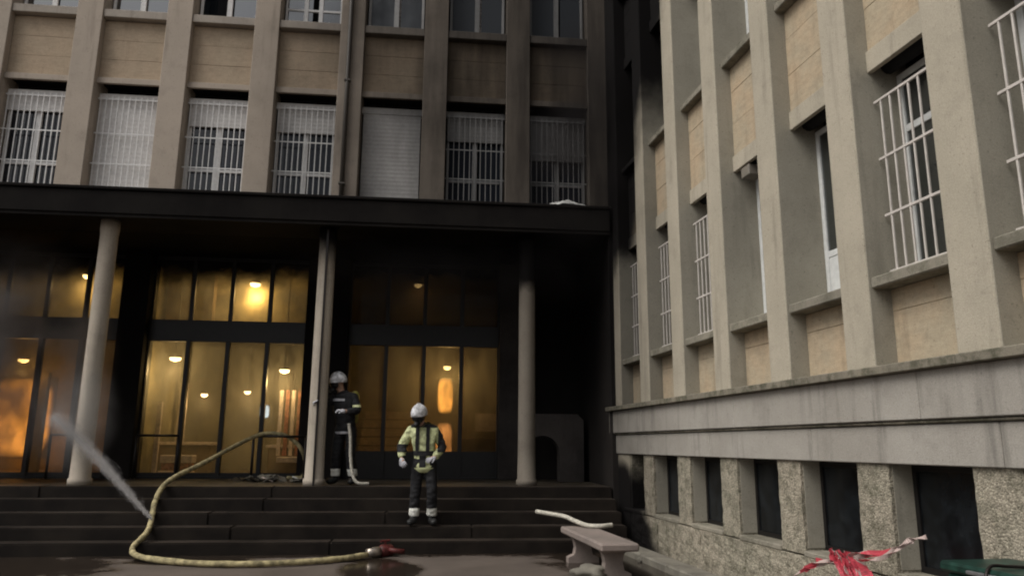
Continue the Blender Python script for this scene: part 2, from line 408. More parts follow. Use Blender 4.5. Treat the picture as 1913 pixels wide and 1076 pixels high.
me_pane_low = [pane_mesh(hw-.09, FR_H*.29-.085, 'pane_low'), pane_mesh(hw-.09, FR_H*.71-.085, 'pane_low')]
me_pane_up = pane_mesh(hw-.09, rows[1][1]-rows[1][0]-.11, 'pane')
shut = {-5: .52, -4: 2.26, -3: .68, -2: .72, -1: 2.26, 0: .74, 1: 1.08, -6: .6, -7: .5, -8: 1.2}
grille = {-5, -4, -3, -2, 0, 1, -6, -7, -8}
for k in range(K0, K1):
    x = P0+PITCH*k+PW
    for ri, (z0, z1) in enumerate(rows):
        top = rows[ri+1][0]-.17 if ri < 2 else ZT
        # spandrel of three stone courses between this window head and the sill above
        hs_ = (top-z1-.12)
        put('lintel', me_lintel, main, (x, 0, z1)); put('head_shade_slot', me_slot, main, (x, 0, z1))
        hh = [.42, .42, hs_-.84-.012]
        zz = z1+.12
        for h_ in hh:
            put('stone_slab', slab(BW-.004, h_-.003, 'main_tan'), main, (x+.002, .17+random.uniform(-.002, .002), zz)); zz += h_
        put('sill', me_sill, main, (x, 0, z0))
        if ri == 0:
            wn = put('window', me_frame_low, main, (x+.03, .38, z0))
            for sx in (0, 1):
                for q in (0, 1): put('pane', me_pane_low[q], wn, (.06+sx*(hw+.03), .02, (.06, FR_H*.29+.035)[q]))
            sh = shut.get(k, .5)
            put('roller_shutter', boxes([(.0, BW-.06, -.055, -.02, low_h-sh, low_h-.14), (.0, BW-.06, -.06, -.015, low_h-sh-.05, low_h-sh)], 'shutter', .003), wn)
            put('shutter_box', boxes([(-.03, BW-.03, -.07, .02, low_h-.27, low_h-.13)], 'shutter', .004), wn)
            if k in grille:
                nb = 11
                for b in range(nb): put('bar', me_bar, wn, (-.02+(b+.5)*(BW-.02)/nb, -.14, .02))
                for zr in (.12, .62, 1.25, 1.98): put('grille_rail', me_rail, wn, (-.02, -.14, zr))
        else:
            alt = (k == -2)
            wn = put('window', me_frame_up2 if alt else me_frame_up, main, (x+.03, .34, z0))
            for sx in (0, 1):
                o = put('pane', me_pane_up, wn, (.06+sx*(hw+.03), .025, .055))
                if k == -3 and sx == 0 and ri == 1: o.rotation_euler = (0, 0, radians(58))
            if k in (-1, 0, -4): put('curtain', boxes([(.07, BW-.13, .07, .085, .05, 1.9)], 'curtain'), wn)
box('dark_backing', (-14.2, 8, .66, .74, 5.64, ZT-.05), 'shade_black', main)
box('parapet', (-14.3, 8.0, -.12, .9, ZT, ZT+.5), 'main_plaster', main)
box('roof_slab', (-14.3, 8.0, .9, 9, ZT-.2, ZT+.1), 'main_plaster', main)
box('side_wall', (-14.3, -14.2, 0, 9, 0, ZT), 'main_plaster', main)
# drainpipe on the pilaster left of the closed shutter
bm = bmesh.new(); add_tube(bm, [Vector((P0+PITCH*-1+.20, -.05, z)) for z in (5.95, 9, 12, 16)], .045, 8)
dp = put('drainpipe', mesh_bm(bm, 'pipe', True), main)
for z in (6.6, 8.8, 11.0, 13.2): put('pipe_bracket', boxes([(P0-PITCH+.14, P0-PITCH+.26, -.1, .0, z, z+.03)], 'pipe'), dp)
# canopy
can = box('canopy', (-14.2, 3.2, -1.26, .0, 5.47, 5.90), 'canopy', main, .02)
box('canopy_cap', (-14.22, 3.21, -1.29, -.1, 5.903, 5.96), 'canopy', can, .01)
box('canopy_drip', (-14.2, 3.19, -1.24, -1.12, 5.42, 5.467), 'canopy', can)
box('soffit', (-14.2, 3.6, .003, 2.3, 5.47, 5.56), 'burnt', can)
# columns
me_col = None
for cx in (-9.5, -5.80, -1.98, 1.70):
    bm = bmesh.new()
    add_lathe(bm, [(.185, LZ), (.185, LZ+.10), (.165, LZ+.12), (.155, LZ+.6), (.148, 5.2), (.16, 5.3), (.16, 5.468)], 0, 0, 24)
    o = put('column', mesh_bm(bm, 'column', True), main, (cx, -.80, 0))
    if cx == -1.98: box('conduit', (.0, .035, -.19, -.145, LZ, 5.4), 'rail_metal', o)
# piers of the glazed front
GY = 1.80                                  # local y of the glazing (world 16.2)
for a, b in ((-6.42, -5.88), (-2.68, -1.80), (1.40, 1.92), (-10.9, -10.3)):
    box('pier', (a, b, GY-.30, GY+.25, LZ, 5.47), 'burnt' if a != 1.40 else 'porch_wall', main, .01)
# dark corner right of the doors: wall with an arched niche
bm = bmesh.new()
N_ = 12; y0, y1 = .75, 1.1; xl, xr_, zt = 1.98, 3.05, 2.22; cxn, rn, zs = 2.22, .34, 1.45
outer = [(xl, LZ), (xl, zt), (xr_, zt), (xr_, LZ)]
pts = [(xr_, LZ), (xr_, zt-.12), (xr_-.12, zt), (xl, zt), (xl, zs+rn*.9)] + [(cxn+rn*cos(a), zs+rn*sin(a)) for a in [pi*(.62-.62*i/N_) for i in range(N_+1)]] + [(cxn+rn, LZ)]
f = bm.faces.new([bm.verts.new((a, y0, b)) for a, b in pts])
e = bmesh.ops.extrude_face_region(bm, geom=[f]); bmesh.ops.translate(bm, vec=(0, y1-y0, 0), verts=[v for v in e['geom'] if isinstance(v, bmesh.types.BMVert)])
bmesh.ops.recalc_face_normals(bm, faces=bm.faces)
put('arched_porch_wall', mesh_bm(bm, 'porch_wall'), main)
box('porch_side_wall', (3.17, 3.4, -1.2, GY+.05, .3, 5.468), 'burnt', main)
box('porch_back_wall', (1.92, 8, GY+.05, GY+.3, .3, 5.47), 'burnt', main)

# glazed screens, each with its doors below, a black transom beam and lights above
ZD, ZB1, ZB2, ZG = LZ+.04, 3.66, 4.11, 5.40
screens = {'left': (-10.3, -6.42, 5), 'mid': (-5.88, -2.68, 4), 'right': (-1.80, 1.40, 4)}
for nm, (a, b, n_) in screens.items():
    fr = box('glazed_screen', (a, b, GY-.06, GY+.1, ZB1, ZB2), 'black_metal', main, .005)
    fr['label'] = {'left': 'sooty glazed doors with orange glow behind', 'mid': 'lit amber glazed doors behind the hose', 'right': 'dim brown glazed doors behind the firefighters'}[nm]
    wd = (b-a)/n_
    box('threshold', (a, b, GY-.05, GY+.08, LZ, ZD), 'black_metal', fr)
    box('head_rail', (a, b, GY-.03, GY+.06, ZG, 5.47), 'black_metal', fr)
    for i in range(n_+1):
        xm = a+wd*i; t = .04 if 0 < i < n_ else .03
        xa, xb = max(a, xm-t), min(b, xm+t)
        box('mullion', (xa, xb, GY-.05, GY+.07, ZD, ZB1), 'black_metal', fr)
        box('mullion', (xa, xb, GY-.03, GY+.05, ZB2, ZG), 'black_metal', fr)
    for i in range(n_):
        xa, xb = a+wd*i+.03, a+wd*(i+1)-.03
        box('door_pane', (xa, xb, GY+.004, GY+.014, ZD, ZB1), 'door_glass', fr)
        box('transom_pane', (xa, xb, GY+.004, GY+.014, ZB2, ZG), 'sooty_glass', fr)
        box('bottom_rail', (xa, xb, GY-.02, GY+.03, ZD, ZD+(.07 if nm != 'right' else .52)), 'black_metal', fr)
# entrance hall seen through the glass
hall = empty('entrance_hall', (0, 14.4, 0)); hall.parent = main; hall.location = (0, 0, 0)
HX0, HX1, HY1 = -12.5, 2.0, 6.3
box('hall_floor', (HX0, HX1, GY+.2, HY1, .7, LZ+.02), 'in_floor', hall)
box('hall_ceiling', (HX0, HX1, GY+.2, HY1, 5.5, 5.62), 'ochre', hall)
box('hall_back_wall', (HX0, HX1, HY1, HY1+.1, .9, 5.5), 'ochre', hall)
box('hall_side_wall', (HX0-.1, HX0, GY+.2, HY1, .9, 5.5), 'ochre', hall)
box('hall_side_wall', (HX1, HX1+.1, GY+.3, HY1, .9, 5.5), 'brown', hall)
box('hall_partition', (-2.35, -2.2, GY+.28, HY1, .9, 5.5), 'brown', hall)
box('hall_partition', (-6.25, -6.1, GY+.28, HY1-1.6, .9, 5.5), 'ochre', hall)
box('bulkhead', (-12.4, -6.3, 3.2, 3.35, 3.95, 5.5), 'ochre', hall)
box('bulkhead', (-6.05, -2.4, 3.2, 3.35, 3.95, 5.5), 'ochre', hall)
box('bulkhead', (-2.15, 1.98, 3.2, 3.35, 3.95, 5.5), 'brown', hall)
# inner doors, posts and panels of the hall
for x, w_, z1, m_ in ((-6.0, .16, 3.0, 'in_white'), (-3.45, .10, 3.3, 'brown'), (-2.95, .35, 3.3, 'in_white'), (-9.2, .2, 3.2, 'brown'), (-10.3, .2, 3.2, 'brown'), (-8.2, .2, 3.2, 'brown'), (.75, .12, 3.2, 'brown'), (1.55, .3, 3.2, 'brown')):
    box('hall_post', (x, x+w_, 4.4, 4.55, .92, z1), m_, hall)
box('counter', (-6.0, -4.9, 3.4, 3.9, .92, 1.55), 'brown', hall, .01)
box('counter', (-3.6, -2.5, 3.2, 3.7, .92, 1.5), 'brown', hall, .01)
box('counter_top', (-6.05, -4.85, 3.35, 3.95, 1.55, 1.62), 'in_white', hall, .01)
box('counter_top', (-3.65, -2.45, 3.15, 3.75, 1.5, 1.57), 'in_white', hall, .01)
box('counter', (.7, 1.8, 2.9, 3.4, .92, 1.75), 'brown', hall, .01)
box('notice_board', (1.0, 1.5, 3.0, 3.06, 1.9, 2.3), 'in_white', hall)
for i in range(9):
    box('stair_tread', (-1.75, -.35, 3.6+.3*i, 3.95+.3*i, .92+.17*i, .92+.17*(i+1)), 'in_tread', hall, .01)
box('stair_string', (-.35, -.28, 3.4, 6.3, .92, 1.3), 'brown', hall)
box('hall_post', (-5.80, -5.71, 2.45, 2.53, .92, 2.45), 'in_white', hall)
box('hall_bench', (-5.68, -5.02, 2.55, 2.85, 1.18, 1.34), 'in_white', hall, .01)
box('hall_bench', (-5.68, -5.02, 2.50, 2.80, .93, 1.02), 'in_white', hall, .01)
box('bench_panel', (-5.66, -5.04, 2.62, 2.75, 1.02, 1.18), 'in_red', hall)
box('hall_bench', (-3.28, -2.72, 2.50, 2.8, 1.20, 1.32), 'in_white', hall, .01)
for i in range(5): box('curtain_fold', (-3.34+.13*i, -3.26+.13*i, 2.75+.02*(i % 2), 2.82, 1.34, 2.75), 'in_red' if i % 2 else 'in_white', hall)
for i in range(5): box('stair_rail', (-1.72, -.45, 3.5+.06*i, 3.53+.06*i, 1.35+.2*i, 1.385+.2*i), 'brown', hall)
box('dim_panel', (-6.0, -5.0, 2.95, 3.19, 3.96, 5.4), 'brown', hall)  # brown panel added to dim the first upper pane of the middle screen
# lit openings of the hall
def lit_panel(name, b, col, st, lab):
    g = G(name+'_glow'); P, X, Y, Z = g.pos(); cz = (b[4]+b[5])/2; cx = (b[0]+b[1])/2
    ex = g.math('DIVIDE', g.math('SUBTRACT', X, cx), (b[1]-b[0])*.5); ez = g.math('DIVIDE', g.math('SUBTRACT', Z, cz), (b[5]-b[4])*.5)
    fl = g.ramp(g.math('ADD', g.math('POWER', g.math('ABSOLUTE', ex), 4.0), g.math('POWER', g.math('ABSOLUTE', ez), 4.0)), 1.0, .12)
    nz = g.ramp(g.noise(2.6, 4, .6, g.vec((1.6, 1, .8))), .25, .7, .35, 1.25)
    g.b.inputs['Base Color'].default_value = (.08, .05, .03, 1); g.b.inputs['Emission Color'].default_value = col+(1,)
    g.set(g.b.inputs['Emission Strength'], g.math('MULTIPLY', g.math('MULTIPLY', fl, nz), st*1.9 if name == 'lit_doorway' else st))
    o = box(name, b, g.m, hall); o['label'] = lab; return o
lit_panel('lit_doorway', (-10.75, -9.15, 5.2, 5.24, 1.2, 3.15), (1, .38, .065), 1.5, 'orange lit doorway at the back of the hall')
lit_panel('lit_doorway', (.12, .54, 4.9, 4.94, 2.35, 3.28), (1, .42, .08), 2.2, 'orange lit opening above the hall stairs')
lit_panel('lit_doorway', (.10, .52, 4.3, 4.34, 1.2, 2.15), (1, .40, .12), 1.5, 'orange lit opening beside the hall stairs')
lit_panel('lit_screen', (-3.68, -3.46, 2.40, 2.44, 2.12, 2.42), (.55, .70, .9), 1.6, 'small pale blue lit screen')
# hall lamps
def lamp(x, y_, z, power, col, rad, lab, grp='lamps in the entrance hall'):
    r_ = empty('ceiling_lamp', (x, y_, z)); tag(r_, lab, 'lamp', grp)
    bm = bmesh.new(); add_lathe(bm, [(rad*.4, .10), (rad, .04), (rad*1.05, .03)], 0, 0, 14); put('lamp_shade', mesh_bm(bm, 'fixture'), r_)
    bm = bmesh.new(); add_lathe(bm, [(rad*.25, -.05), (rad*.8, -.02), (rad*.92, .028)], 0, 0, 14); put('lamp_glass', mesh_bm(bm, emit('lamp_glow', col, 9.0)), r_)
    if z > 4.9: put('lamp_rod', boxes([(-.01, .01, -.01, .01, .1, 5.5-z)], 'fixture'), r_)
    else: put('lamp_rod', boxes([(-.01, .01, -.01, .01, .1, 5.5-z)], 'fixture'), r_)
    if power:
        ld = bpy.data.lights.new('lamp_light', 'POINT'); ld.energy = power; ld.color = col; ld.shadow_soft_size = rad
        lo = bpy.data.objects.new('lamp_light', ld); lo.location = (0, 0, -.12-rad); link(lo, r_)
WARM = (1.0, .72, .36)
lamp(-7.72, 17.25, 5.20, 14, WARM, .10, 'warm lamp over the orange-lit doors beside the pale column')
lamp(-4.12, 17.45, 5.16, 34, WARM, .13, 'brightest warm lamp above the hose-draped doors')
lamp(-.40, 17.3, 5.22, 9, WARM, .10, 'dim warm lamp above the standing firefighter')
lamp(-5.53, 16.85, 3.36, 26, WARM, .13, 'warm lamp seen through the lower amber doors near the dark pier')
lamp(-5.45, 18.9, 2.72, 9, WARM, .09, 'small low warm lamp at the middle of the amber doors')
lamp(-4.45, 18.9, 2.80, 9, WARM, .09, 'small low warm lamp above the arching hose')
lamp(-3.22, 16.85, 3.14, 27, WARM, .12, 'warm lamp above the pale blue screen')
lamp(.32, 17.1, 3.30, 42, (1, .66, .27), .09, 'orange lamp added above the opening to light the hall stairs')  # added source that brightens the stairs behind the right doors
lamp(-9.3, 18.2, 3.4, 20, (1, .6, .22), .12, 'orange lamp above the glowing doorway')

# guard rails in front of the doors
def guard(x0, x1, y_, lab):
    r_ = empty('guard_rail', ((x0+x1)/2, y_, LZ-.004)); tag(r_, lab, 'rail', 'steel guard rails before the doors')
    h_ = .84; wd = (x1-x0)/2
    tube('top_rail', [(-wd, 0, h_), (wd, 0, h_)], .024, 'rail_metal', r_, 8, 0)
    for s in (-1, 1):
        tube('post', [(s*wd, 0, 0), (s*wd, 0, h_)], .026, 'rail_metal', r_, 8, 0)
        box('foot_plate', (s*wd-.06, s*wd+.06, -.06, .06, 0, .015), 'rail_metal', r_)
guard(-7.35, -6.55, 15.75, 'dark steel guard rail left of the dark pier, by the orange doors')
guard(-5.75, -4.95, 15.75, 'dark steel guard rail right of the dark pier')
guard(-3.45, -2.45, 15.45, 'dark steel guard rail the hose is draped over')

# ------------------------------------------------------------------ the wing on the right
wing = empty('building_wing', WN*WC, ANG)
tag(wing, 'pale stone wing with tall pilasters, barred windows and rough basement piers', 'building')
WPITCH, WP0, WPW = 1.352, 4.68, .40
KA, KB = -4, 6
S_END = 13.12; S_NEAR = WP0+WPITCH*KA-.2
WZ0, WZT = 2.28, 16.2
wrows = [(3.08, 5.07), (6.62, 8.62), (10.17, 12.17), (13.7, 15.7)]
me_wp = boxes([(0, .5, -WPW/2, WPW/2, WZ0, WZT)], 'wing_plaster', .01)
for k in range(KA, KB+1): put('pilaster', me_wp, wing, (0, WP0+WPITCH*k, 0))
WB = WPITCH-WPW
box('end_wall', (.0, 9, WP0+WPITCH*KB+WPW/2, S_END, 2.28, WZT), 'wing_plaster', wing)
box('end_wall_base', (.02, 9, 12.3, S_END, 0, 2.275), 'wing_plaster', wing)
# jamb faces of the bays: thin reveals a little inside each pilaster side
me_rev = boxes([(.012, .62, 0, .006, WZ0, WZT)], 'wing_reveal')
me_wsill = boxes([(.10, .56, 0, WB-.008, -.10, 0)], 'wing_sill', .012)
me_wsill2 = boxes([(.03, .56, 0, WB-.008, -.10, 0)], 'wing_sill', .012)
me_wlint = boxes([(.195, .25, 0, WB-.008, 0, .217)], 'wing_plaster', .006)
me_wslot = boxes([(.251, .6, .002, WB-.010, .20, .218)], 'shade_black')  # soffit shade of the wing windows, put in as a near-black sheet
bm = bmesh.new(); add_tube(bm, [Vector((.42, .01, .10)), Vector((.42, WB-.018, .10))], .09, 12); me_wroll = mesh_bm(bm, 'shade_black', True)
me_wslab = {}
def wslab(h_):
    key = round(h_, 3)
    if key not in me_wslab: me_wslab[key] = boxes([(0, .3, 0, WB-.016, 0, h_)], 'wing_tan', .003)
    return me_wslab[key]
FH = wrows[0][1]-wrows[0][0]
def wframe(mull, trans):
    b = []
    t = .06
    W_ = WB-.016
    b += [(0, .06, 0, t, 0, FH), (0, .06, W_-t, W_, 0, FH), (0, .06, t, W_-t, 0, t), (0, .06, t, W_-t, FH-t, FH)]
    for m_ in mull: b.append((-.003, .06, W_*m_-.045, W_*m_+.045, t, FH-t))
    for t_ in trans: b.append((.003, .057, t, W_-t, FH*t_-.035, FH*t_+.035))
    return boxes(b, 'wing_frame', .004)
me_wf = wframe((.5,), (.72,))
me_wf2 = wframe((.5,), (.28,))
me_wpane = boxes([(.02, .03, .05, WB-.07, .05, FH-.05)], 'wing_pane')
me_wlow = boxes([(.008, .018, .06, WB-.08, .06, FH*.28-.04)], 'wing_frame')
me_wbar = boxes([(-.009, .009, -.009, .009, 0, 1.62)], 'wing_bar', .003)
me_wrail = boxes([(-.012, .012, -.04, WB-.03, -.013, .013)], 'wing_bar', .003)
me_blind = boxes([(-.04, -.015, 0, WB-.016, 0, .3)], 'wing_shutter')
has_grille = {(0, k) for k in (-4, -3, -2, -1, 0, 3, 4, 5)}
for k in range(KA, KB):
    s0 = WP0+WPITCH*k+WPW/2
    put('reveal', me_rev, wing, (0, s0+WB-.007, 0)); put('reveal', me_rev, wing, (0, s0+.001, 0))
    zprev = WZ0
    for ri, (z0, z1) in enumerate(wrows):
        hsp = z0-.10-zprev
        hs2 = [hsp*.72, hsp*.28] if ri == 0 else [hsp*.36, hsp*.36, hsp*.28]
        zz = zprev
        for h_ in hs2:
            put('stone_slab', wslab(h_-.003), wing, (.22+random.uniform(-.0025, .0025), s0+.008, zz)); zz += h_
        put('sill', me_wsill2 if ri == 0 else me_wsill, wing, (0, s0+.004, z0))
        put('lintel', me_wlint, wing, (0, s0+.004, z1)); put('head_shade_slot', me_wslot, wing, (0, s0+.004, z1)); put('shutter_roll', me_wroll, wing, (0, s0+.004, z1)); zprev = z1+.22
        nog = (ri == 0 and k in (1, 2))
        wn = put('window', me_wf2 if nog else me_wf, wing, (.50, s0+.008, z0))
        put('pane', me_wpane, wn)
        if nog: put('lower_panel', me_wlow, wn)
        if (ri, k) in ((0, 0), (0, -1)):
            bm = bmesh.new(); n_ = 26; va = []
            for i in range(n_+1):
                yy = .42+.44*i/n_; xx = .09+.025*sin(i*1.5)
                va.append((bm.verts.new((xx, yy, .06)), bm.verts.new((xx, yy, FH-.06)), bm.verts.new((xx+.008, yy, .06)), bm.verts.new((xx+.008, yy, FH-.06))))
            for a, b in zip(va, va[1:]): bm.faces.new((a[0], b[0], b[1], a[1])); bm.faces.new((a[2], a[3], b[3], b[2]))
            put('curtain', mesh_bm(bm, 'curtain', True), wn)
        if (ri, k) in has_grille:
            nb = 7
            for b in range(nb): put('bar', me_wbar, wn, (-.27, .07+(WB-.15)*(b+.3)/(nb-.4), .06))
            for zr in (.06, .58, 1.12, 1.68): put('grille_rail', me_wrail, wn, (-.27, 0, zr))
        elif ri > 0 and k in (1, 4): put('blind', me_blind, wn, (0, 0, FH-.3))
        if nog and k == 2: put('blind_box', boxes([(-.3, -.1, .55, .75, FH-.16, FH-.02)], 'wing_shutter', .01), wn)
box('dark_backing', (.70, .8, S_NEAR, S_END-.2, 0.0, WZT-.1), 'shade_black', wing)
box('parapet', (-.15, .9, S_NEAR, S_END, WZT, WZT+.5), 'wing_plaster', wing)
box('roof_slab', (.9, 9, S_NEAR, S_END, WZT-.2, WZT+.1), 'wing_plaster', wing)
# ledge, fascia bands
def strip(name, d0, d1, z0, z1, mat, step=2.7, off=0.):
    s = S_NEAR+off
    while s < S_END-.02:
        e_ = min(s+step, S_END+.0)
        if S_END-e_ < .5: e_ = S_END
        box(name, (d0, d1, s+.003, e_-.003, z0, z1), mat, wing, .008); s = e_
strip('ledge_stone', -.13, .30, 2.20, 2.275, 'wing_ledge', 1.9)
strip('fascia_stone', -.06, .30, 1.82, 2.20, 'wing_fascia', 3.1)
strip('fascia_stone', -.035, .30, 1.79, 1.815, 'wing_ledge', 3.1)
strip('lintel_stone', -.01, .30, 1.47, 1.785, 'wing_fascia', 2.3, .9)
# rough basement piers and sill wall
openings = []
for k in range(KA, KB):
    cs = WP0+WPITCH*(k+.5); openings.append((cs-.46, cs+.46))
def rough_block(name, d0, d1, s0, s1, z0, z1, seed, mat='wing_rough', amp=.010):
    bm = bmesh.new(); add_box(bm, d0, d1, s0, s1, z0, z1); bmesh.ops.recalc_face_normals(bm, faces=bm.faces)
    n_ = max(4, int(max(s1-s0, z1-z0)/.07)); bmesh.ops.subdivide_edges(bm, edges=bm.edges[:], cuts=n_, use_grid_fill=True)
    for v in bm.verts:
        q = Vector((v.co.x, v.co.y, v.co.z))
        k_ = noise.noise(q*9+Vector((seed, 0, 0)))+.6*noise.noise(q*21+Vector((0, seed, 0)))
        if v.co.x < d0+.01: v.co.x -= amp*(k_+.3)
        elif s0+.01 < v.co.y < s1-.01 or True: v.co.y += amp*.25*k_ if abs(v.co.y-s0) < .01 or abs(v.co.y-s1) < .01 else 0
    return put(name, mesh_bm(bm, mat), wing)
prev = S_NEAR
for i, (a, b) in enumerate(openings+[(S_END-.9, None)]):
    rough_block('pier', .03, .5, prev, a, .56, 1.468, i*3.3); 
    if b is None: break
    put('reveal', boxes([(.06, .27, b-.006, b-.0005, .62, 1.465)], 'wing_reveal'), wing)
    put('basement_sill', boxes([(.0, .28, a+.005, b-.008, .54, .60)], 'wing_sill', .012), wing)
    wn = put('basement_window', boxes([(.24, .28, a+.0, a+.05, .6, 1.465), (.24, .28, b-.055, b-.008, .6, 1.465), (.24, .28, a+.05, b-.055, .6, .65), (.24, .28, a+.05, b-.055, 1.41, 1.465)], 'black_metal'), wing)
    put('pane', boxes([(.255, .265, a+.04, b-.04, .63, 1.43)], 'basement_pane'), wn)
    prev = b
s = S_NEAR; i = 0
while s < S_END-.9:
    e_ = min(s+1.5, S_END-.9); rough_block('plinth_block', .0, .5, s, e_-.004, -.05, .54, 40+i*2.1, amp=.016); s = e_; i += 1
# kerb at the foot of the wing
kb = empty('kerb', WN*WC, ANG); tag(kb, kind='structure')
s = 1.0
while s < 11.6:
    put('kerb_stone', boxes([(-.42, -.10, s, s+.96, -.05, .10)], 'rock', .02), kb); s += .97

# ------------------------------------------------------------------ loose things
def on_floor(x, y_): return LZ-.004 if y_ > YL else (0 if y_ < YL-TREAD*4 else RISE*(int((y_-(YL-TREAD*4))/TREAD)+1))
# fire hose: from its coupling on the paving, up the steps and over the guard rail
HP = [(-.86, 11.45, .055), (-1.15, 11.15, .05), (-1.6, 10.88, .05), (-2.23, 10.72, .05), (-2.93, 10.78, .05), (-3.6, 11.1, .055), (-4.02, 11.45, .07), (-4.18, 11.75, .14), (-4.12, 12.05, .30), (-4.17, 12.35, .45), (-4.28, 12.75, .68), (-4.30, 13.1, .90), (-4.22, 13.45, 1.05), (-4.0, 14.1, 1.24), (-3.72, 14.8, 1.5), (-3.42, 15.3, 1.72), (-3.2, 15.46, 1.79), (-2.95, 15.47, 1.78), (-2.75, 15.5, 1.70), (-2.55, 15.55, 1.5), (-2.45, 15.6, 1.2), (-2.5, 15.6, .96), (-2.8, 15.65, .935)]
random.seed(21); kink = [random.uniform(.90, 1.06) for _ in range(400)]
hose = tube('fire_hose', HP, lambda t: .041*kink[int(t*90)], 'hose', None, 12, 8)
tag(hose, 'tan fire hose looping over the paving and up the steps to a guard rail', 'hose')
cp = empty('hose_coupling', (-.78, 11.52, .0)); tag(cp, 'red hose coupling lying on the wet paving at the hose end', 'coupling')
cp.rotation_euler = (0, 0, radians(38))
bm = bmesh.new(); add_tube(bm, [Vector((x, 0, .075)) for x in (-.1, -.02, .0, .1)], lambda t: .062 if t < .6 else .075, 12); put('coupling_ring', mesh_bm(bm, 'brass', True), cp)
bm = bmesh.new(); add_tube(bm, [Vector((x, 0, .085)) for x in (.1, .14, .3, .34)], lambda t: .06 if t in (0, 1) else .085, 12); put('valve_body', mesh_bm(bm, 'dull_red', True), cp)
for s in (-1, 1):
    bm = bmesh.new(); add_tube(bm, [Vector((.22, s*.03, .1)), Vector((.28, s*.14, .09)), Vector((.4, s*.2, .075))], .035, 8); put('outlet', mesh_bm(bm, 'dull_red', True), cp)
bm = bmesh.new(); add_tube(bm, [Vector((.2, 0, .12)), Vector((.2, 0, .22))], .018, 8); add_tube(bm, [Vector((.12, 0, .22)), Vector((.28, 0, .22))], .016, 8); put('valve_handle', mesh_bm(bm, 'dull_red'), cp)
# second hose end across the bench
h2 = tube('hose_end', [(1.62, 11.75, .62), (1.8, 11.6, .60), (2.0, 11.42, .575), (2.12, 11.2, .53), (2.25, 11.0, .49), (2.42, 10.9, .49), (2.6, 10.95, .50)], .032, 'hose_pale', None, 8, 8)
tag(h2, 'short pale hose end lying over the stone bench', 'hose')
# stone bench
bn = empty('stone_bench', (2.22, 10.3, 0), radians(4)); tag(bn, 'pinkish concrete bench with curved stone legs before the steps', 'bench')
put('seat', boxes([(-.24, .24, -1.05, 1.0, .36, .455)], 'bench', .02), bn)
for yy in (-.72, .68):
    bm = bmesh.new()
    prof = [(-.22, 0), (.22, 0), (.22, .07), (.13, .11), (.11, .20), (.13, .30), (.19, .36), (-.19, .36), (-.13, .30), (-.11, .20), (-.13, .11), (-.22, .07)]
    f = bm.faces.new([bm.verts.new((a, yy-.07, b)) for a, b in prof]); e = bmesh.ops.extrude_face_region(bm, geom=[f])
    bmesh.ops.translate(bm, vec=(0, .14, 0), verts=[v for v in e['geom'] if isinstance(v, bmesh.types.BMVert)]); bmesh.ops.recalc_face_normals(bm, faces=bm.faces)
    put('leg', mesh_bm(bm, 'bench'), bn)
# stones and rubble
for i, (x, y_, r3, lab) in enumerate((((2.0), 9.62, (.24, .2, .10), 'rounded pale stone in front of the bench'), (3.0, 10.95, (.05, .045, .04), 'tiny white stone at the foot of the wing'))):
    tag(put('stone', lump(r3, i+2, 'rock', 3, .35), None, (x, y_, r3[2]*.7)), lab, 'stone')
rb = []
labs = ['heap of pale debris on the landing under the guard rail']
deb = empty('debris_heap', (-2.95, 15.0, LZ-.004)); tag(deb, labs[0], 'debris')
for i in range(26):
    a = random.uniform(0, 2*pi); q = random.random()**.7
    me = boxes([(-random.uniform(.05, .16), random.uniform(.05, .16), -random.uniform(.03, .1), random.uniform(.03, .1), -.008, .012)], random.choice(['in_white', 'rock', 'landing', 'plastic_sheet', 'rock']))
    put('fragment', me, deb, (cos(a)*q*.75, sin(a)*q*.35, .02+.13*(1-q)*random.random()), (random.uniform(-.5, .5), random.uniform(-.5, .5), random.uniform(0, 3)))
# white sheet on the canopy
bm = bmesh.new(); bmesh.ops.create_grid(bm, x_segments=18, y_segments=10, size=1.0)
for v in bm.verts:
    r_ = math.hypot(v.co.x, v.co.y)
    v.co = Vector((v.co.x*.42, v.co.y*.2, .17*max(0, 1-r_*.8)+.05*noise.noise(v.co*3)+.03))
o = put('plastic_sheet', mesh_bm(bm, 'plastic_sheet', True), None, (2.42, 13.45, 5.962)); o.modifiers.new('s', 'SOLIDIFY').thickness = .01
tag(o, 'crumpled white plastic sheet lying on the canopy edge', 'sheet')
# barrier tape with post
def ribbon(bm, pts, wd, tw=0.):
    P_ = crom(pts, 8); prev_ = None
    for i, q in enumerate(P_):
        T = (P_[min(i+1, len(P_)-1)]-P_[max(i-1, 0)]).normalized(); sd_ = T.cross(Vector((0, 0, 1)))
        if sd_.length < .1: sd_ = T.cross(Vector((1, 0, 0)))
        sd_.normalize(); upv = sd_.cross(T); a = tw*i*.25+.3*sin(i*.9)
        off = (upv*cos(a)+sd_*sin(a))*wd*.5
        cur = (bm.verts.new(q+off), bm.verts.new(q-off))
        if prev_: bm.faces.new((prev_[0], cur[0], cur[1], prev_[1]))
        prev_ = cur
def tape_mat():
    g = G('barrier_tape'); P, X, Y, Z = g.pos()
    f_ = g.math('FRACT', g.math('MULTIPLY', g.math('ADD', g.math('ADD', X, Y), Z), 4.0))
    n_ = g.noise(18, 3, .6)
    return g.out(g.mix(g.math('GREATER_THAN', g.math('ADD', f_, g.math('MULTIPLY', n_, .3)), .62), (.46, .06, .08), (.46, .36, .33)), .5, .3)
M['tape'] = tape_mat()
bt = empty('barrier_tape', (3.5, 6.3, 0)); tag(bt, 'tangled red and white barrier tape by the basement windows', 'tape')
